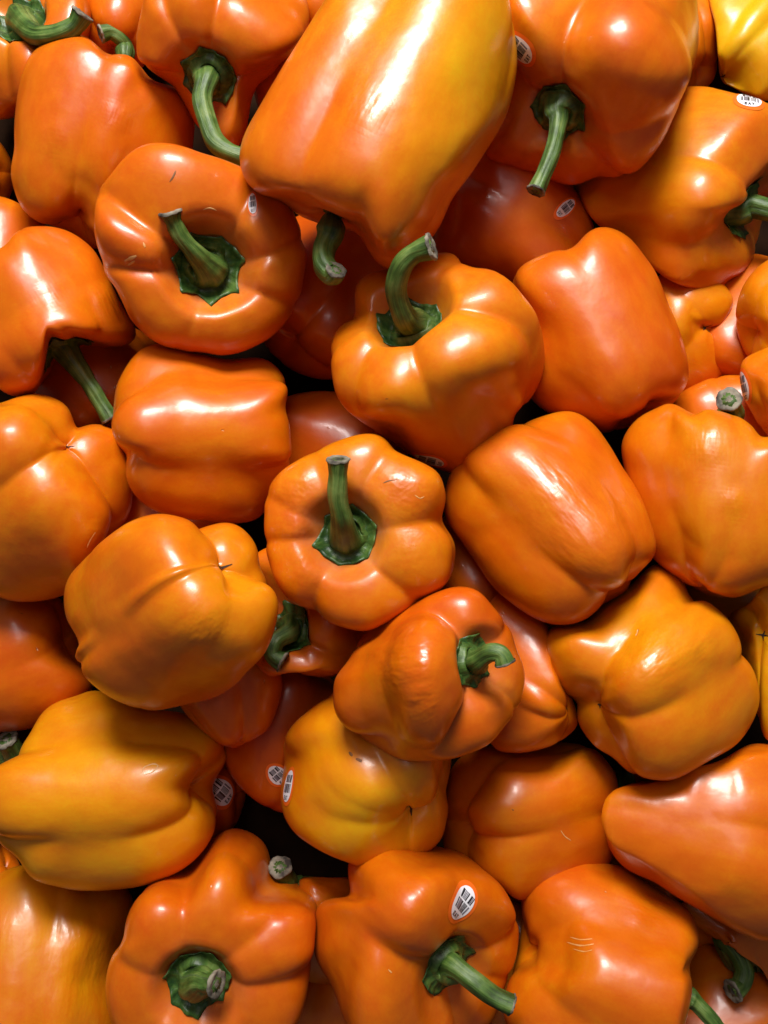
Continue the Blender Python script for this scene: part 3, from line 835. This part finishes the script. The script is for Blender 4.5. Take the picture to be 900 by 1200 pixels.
pep('yellow-bottomed pepper in the lower middle with a sticker edge-on at its left rim', out=[(333, 892), (333, 870), (343, 850), (361, 833), (386, 815), (420, 795), (465, 795), (505, 820), (526, 855), (529, 890), (523, 930), (525, 951), (514, 987), (480, 1010), (440, 1018), (411, 1012), (379, 999), (350, 980), (334, 958), (329, 930)], ang=125, tilt=-45, ripe=.46, yel=[(420, 975, 60, .2), (480, 950, 40, .18)], pin=(481, 948), scar=4, cre=[(462, 915, 1.1), (512, 946, 1.0), (440, 975, .5)], stick=[(338, 921, 118)], blem=[('b', 1.8, [(409, 881), (413, 886)]), ('b', 2.6, [(417, 889), (424, 892)])])
pep('stem-on pepper at bottom centre with a pale green stem pointing right and a sticker', out=[(368, 1107), (372, 1067), (390, 1052), (409, 1048), (408, 1025), (414, 1001), (432, 987), (457, 980), (489, 983), (510, 991), (539, 999), (567, 1019), (592, 1044), (606, 1079), (606, 1115), (594, 1150), (582, 1186), (567, 1210), (530, 1240), (480, 1255), (430, 1240), (405, 1200), (390, 1160), (373, 1129)], ang=-28, tilt=47, ripe=.20, pin=(520, 1127), calyx=36, stem=[(532, 1132, 22), (553, 1148, 36), (578, 1167, 42), (600, 1178, 44)], sr=11, tip=1.0,
    cre=[(464, 1090, 1.1), (532, 1025, .9), (562, 1100, 1.1), (520, 1172, 1), (412, 1052), (575, 1140)], stick=[(541, 1058, 38, 20, 23)], wrk=[(480, 1050, 26, .4)], blem=[('p', .8, [(455, 1136), (459, 1140)])])
pep('three-ribbed pepper at lower right with a thin green stem end at the frame edge', out=[(592, 1195), (594, 1157), (605, 1125), (610, 1093), (612, 1051), (619, 1029), (640, 1013), (669, 1007), (704, 1011), (733, 1017), (758, 1033), (786, 1051), (808, 1068), (817, 1090), (818, 1111), (809, 1127), (811, 1150), (809, 1175), (803, 1200), (790, 1245), (740, 1275), (680, 1275), (620, 1245)], ang=-17, tilt=6, ripe=.26, yel=[(700, 1140, 60, .1)], os=.40, ob=.2, gm=1.3, cre=[(715, 1086), (690, 1203, .75)], wrk=[(768, 1068, 26, 1.0)], blem=[('p', .7, [(668, 1098), (680, 1101), (694, 1100)]), ('p', .8, [(664, 1104), (680, 1108), (696, 1106)]), ('p', .6, [(672, 1112), (684, 1115), (694, 1113)])], stem=[(812, 1172, 0), (824, 1184, 4), (838, 1200, 8), (850, 1220, 8)], sr=9, pole='stem', pin=(800, 1165), calyx=16)
pep('long smooth pepper at the lower right edge narrowing to the left', out=[(706, 962), (708, 944), (722, 926), (744, 917), (779, 914), (808, 903), (829, 896), (850, 888), (875, 874), (905, 872), (950, 880), (985, 940), (985, 1020), (950, 1085), (905, 1102), (875, 1097), (850, 1084), (822, 1068), (793, 1051), (765, 1033), (736, 1019), (719, 1001), (711, 983)], ang=-5, tilt=12, ripe=.22, yel=[(860, 1040, 60, .12)], ob=.15, cre=[(870, 965, .8)], pin=(904, 978), calyx=12, g=.7)
pep('pale wrinkled two-bump pepper at right of centre, bottom end tilted out', out=[(635, 764), (637, 750), (651, 734), (683, 728), (711, 705), (745, 680), (765, 663), (786, 666), (800, 679), (808, 697), (829, 706), (850, 722), (864, 743), (872, 768), (884, 789), (890, 818), (882, 846), (864, 871), (836, 889), (808, 905), (786, 914), (758, 912), (736, 903), (719, 889), (697, 874), (681, 853), (675, 832), (677, 822), (662, 814), (644, 796)], dz=-.024, ang=30, tilt=-32, ripe=.42, pin=(704, 826), scar=4, cre=[(712, 762, 1.3), (785, 830, 1.1), (712, 855, .8)], wrk=[(765, 765, 40, .9), (820, 752, 22, .7)], gm=1.25)
pep('smooth tapering pepper right of centre below the hanging-stem pepper', out=[(601, 330), (612, 313), (630, 301), (658, 292), (675, 288), (687, 274), (704, 267), (722, 270), (740, 281), (752, 296), (768, 318), (783, 354), (797, 389), (806, 425), (804, 450), (793, 468), (779, 478), (758, 489), (736, 500), (711, 507), (683, 501), (655, 490), (625, 470), (605, 430), (598, 380)], ang=118, tilt=-12, ripe=.20, cre=[(690, 310, .8), (715, 350, .5), (650, 425, .7)], g=.7, yel=[(720, 440, 60, .12)])
pep('glossy orange pepper right of the middle with a broad rippled highlight', out=[(521, 600), (524, 565), (545, 530), (582, 505), (607, 497), (633, 489), (651, 484), (672, 483), (694, 496), (712, 518), (729, 546), (747, 574), (758, 599), (763, 615), (768, 636), (765, 654), (747, 672), (736, 690), (715, 704), (701, 714), (683, 727), (658, 732), (633, 727), (608, 713), (580, 690), (555, 655), (532, 622)], ang=130, tilt=-24, ripe=.30, cre=[(616, 636, .9), (672, 688, 1.0), (748, 655, .8)], wrk=[(690, 610, 62, .7), (640, 560, 35, .4)], yel=[(640, 700, 50, .15)])
pep('boxy pepper left of centre lying on its side, blossom end to the left', out=[(131, 500), (133, 478), (137, 452), (152, 424), (171, 407), (200, 403), (230, 412), (265, 420), (304, 420), (325, 432), (336, 453), (335, 475), (340, 503), (341, 532), (337, 553), (325, 578), (311, 597), (300, 608), (275, 613), (249, 611), (205, 606), (171, 592), (153, 571), (147, 548), (148, 532), (137, 522)], ang=2, tilt=-20, ripe=.27, pin=(155, 517), scar=3, gm=.85, ob=.50, cre=[(186, 428, 1.15), (190, 551, 1.15)])
pep('large yellow-orange pepper at lower left lying on its side', out=[(-12, 905), (10, 893), (21, 880), (36, 858), (50, 835), (71, 821), (94, 815), (110, 809), (142, 820), (171, 831), (213, 835), (245, 850), (263, 871), (264, 892), (260, 900), (250, 919), (254, 944), (252, 969), (238, 997), (213, 1019), (178, 1035), (142, 1042), (96, 1044), (64, 1038), (36, 1028), (23, 1008), (8, 994), (-10, 975), (-18, 940)], ang=185, tilt=-8, ripe=.54, cre=[(172, 862, 1.0), (150, 992, 1.0)], wrk=[(80, 835, 22, .9)], blem=[('p', .9, [(166, 906), (169, 899), (180, 895), (185, 898), (178, 905), (168, 908)])], yel=[(70, 870, 60, .1), (140, 1020, 60, .12)])
pep('big rounded bottom-up pepper left of the middle with a dark split at its blossom scar', out=[(75, 704), (80, 679), (100, 654), (121, 633), (149, 613), (178, 603), (203, 604), (224, 611), (237, 617), (263, 613), (284, 620), (300, 640), (304, 660), (310, 675), (322, 697), (326, 714), (320, 743), (308, 768), (290, 787), (275, 803), (249, 818), (213, 827), (178, 832), (149, 826), (124, 814), (103, 796), (92, 775), (89, 746), (80, 729)], ang=222, tilt=-42, ripe=.46, pin=(257, 665), scar=6, cre=[(200, 682, 1.0), (150, 702, .6), (247, 632, 1.15), (286, 672, 1.15), (266, 700, .4)], wrk=[(238, 735, 30, .7)])
pep('stem-on pepper at upper left with a woody-tipped stem leaning up to the left', out=[(111, 270), (112, 245), (118, 220), (130, 206), (146, 185), (167, 171), (192, 168), (213, 172), (242, 181), (274, 192), (300, 205), (330, 228), (348, 260), (358, 303), (352, 340), (338, 372), (320, 393), (300, 405), (284, 412), (260, 416), (237, 413), (213, 411), (181, 400), (156, 375), (137, 340), (124, 320), (117, 295)], ang=-50, tilt=68, ripe=.26, pin=(243, 312), calyx=39, stem=[(228, 296, 24), (213, 278, 36), (204, 262, 44), (199, 248, 50)], sr=9.5, tip=1.35, dust=.5, gm=1.15, pit=.80,
    cre=[(150, 262, 1.2), (165, 327, 1.5), (316, 350, 1.5), (305, 302, 1.4), (300, 240, 1.0), (225, 375, .8)], stick=[(296, 238, 100, 6, 16)], blem=[('b', 1.3, [(206, 200), (203, 207), (199, 213)]), ('p', 2.2, [(146, 306), (153, 303), (160, 300)]), ('p', 1.6, [(150, 311), (158, 306)]), ('p', 1.2, [(168, 284), (170, 290)]), ('p', .9, [(238, 246), (246, 244), (254, 247)])])
pep('shiny stem-on pepper in the lower middle with a short stem hooked to the right', out=[(391, 818), (393, 796), (407, 775), (425, 746), (450, 722), (485, 705), (518, 692), (539, 688), (560, 693), (578, 711), (596, 736), (606, 761), (614, 785), (614, 805), (608, 825), (596, 845), (574, 871), (539, 887), (503, 892), (468, 889), (439, 874), (421, 862), (404, 850), (393, 834)], ang=12, tilt=40, ripe=.20, pin=(548, 776), calyx=32, stem=[(560, 774, 24), (574, 765, 36), (587, 766, 42), (592, 777, 42)], sr=10, tip=1.15,
    cre=[(528, 728, 1.1), (574, 735, .8), (541, 818, .95), (590, 822, .8)], gm=.75, wrk=[(475, 775, 36, 1.0), (495, 820, 20, .7)])
pep('small squat stem-on pepper at the centre with a straight upright stem', out=[(310, 605), (314, 577), (327, 555), (348, 540), (370, 529), (397, 516), (425, 509), (446, 512), (468, 530), (494, 542), (514, 556), (522, 582), (519, 600), (520, 614), (529, 630), (533, 650), (526, 679), (503, 700), (468, 722), (439, 736), (422, 739), (393, 732), (368, 716), (340, 704), (322, 679), (313, 647), (311, 625)], ang=170, tilt=80, ripe=.42, pin=(408, 628), calyx=35, stem=[(401, 608, 30), (396, 582, 44), (396, 558, 52), (396, 538, 58)], sr=10.5, tip=1.15, dust=.9, gm=1.3, pit=.6,
    cre=[(340, 634, 1.1), (380, 682, 1.15), (458, 678, 1.1), (490, 614, 1.15), (438, 562, 1.0), (337, 596, .9), (372, 548, .6)], wrk=[(345, 570, 26, .6), (475, 580, 34, .6), (480, 650, 24, .4), (360, 665, 26, .5), (345, 615, 20, .5)], blem=[('b', .9, [(449, 566), (457, 563), (467, 562)]), ('p', .7, [(486, 580), (492, 584), (497, 582)])])
pep('front pepper in the middle with a tall curved stem rising from its green calyx', out=[(388, 414), (391, 398), (402, 380), (415, 370), (416, 349), (420, 332), (432, 322), (450, 316), (475, 312), (500, 300), (525, 297), (539, 304), (551, 313), (574, 316), (596, 328), (612, 345), (630, 372), (638, 411), (634, 444), (616, 474), (604, 485), (601, 503), (594, 525), (580, 541), (560, 553), (540, 556), (517, 551), (489, 539), (461, 518), (443, 507), (411, 484), (394, 461), (389, 436)], ang=124, tilt=52, ripe=.30, pin=(487, 388), calyx=39, stem=[(474, 372, 30), (464, 342, 52), (470, 314, 70), (484, 298, 80), (506, 289, 88)], sr=11, tip=1.2, pit=.65, gm=1.1,
    cre=[(428, 376, .9), (412, 411, .6), (438, 442, 1.0), (494, 434, 1.25), (549, 391, 1.0), (528, 318, 1.0), (450, 330, .6)], stick=[(503, 539, 168)])
pep('largest shiny pepper at the top centre with a yellow right end, lying on its side', out=[(283, 195), (282, 178), (288, 155), (302, 128), (330, 80), (355, 40), (380, 0), (410, -45), (480, -75), (560, -60), (592, -15), (604, 40), (605, 85), (592, 138), (560, 192), (528, 238), (514, 268), (494, 292), (472, 310), (450, 312), (434, 296), (422, 277), (400, 271), (375, 262), (345, 250), (331, 237), (300, 225)], pc=2, ang=243, tilt=6, ripe=.30, yel=[(575, 60, 95, .62), (545, 190, 60, .22), (470, 10, 60, .1)], os=.36, ob=.36, cre=[(372, 117, 1.1), (545, 215, .45)], g=.9,
    stem=[(387, 275, -4), (380, 292, 0), (380, 310, 8), (390, 322, 14), (394, 316, 22)], sr=13, pole='stem', pin=(390, 258), calyx=14, tip=.9, wrk=[(425, 120, 26, .6)])

# ------------------------------------------------------------------ the bed of the bin
bm = bmesh.new()
hw, n = .75, 30
gr = [[bm.verts.new(cam_to_world(-hw + 2 * hw * i / n, -hw + 2 * hw * j / n, -FLOOR_D - .004 + .0015 * math.sin(i * 2.1 + j * 1.3))) for j in range(n + 1)] for i in range(n + 1)]
for i in range(n):
    for j in range(n): bm.faces.new((gr[i][j], gr[i + 1][j], gr[i + 1][j + 1], gr[i][j + 1]))
me = bpy.data.meshes.new('bin_floor'); bm.to_mesh(me); bm.free(); me.materials.append(M_LINER)
o = bpy.data.objects.new('bin_floor', me); C.objects.link(o); o['kind'] = 'structure'

BS = [build_body(p) for p in P]
settle(BS)
if DEBUG:
    for B in BS:
        t = B['p']; q = B['pole_px'][0 if t['tilt'] >= 0 else 1]
        print('PEP %2d d=%.3f size=%.3f R=%.0f stem=(%.0f,%.0f) end=(%.0f,%.0f) pin=%s  %s' % (t['k'], B['d'], 2 * B['R'] * B['d'] / FPX, B['R'], *B['pole_px'][0], *B['pole_px'][1], t.get('pin'), t['label'][:50]))
for B in BS: build_pepper(B)
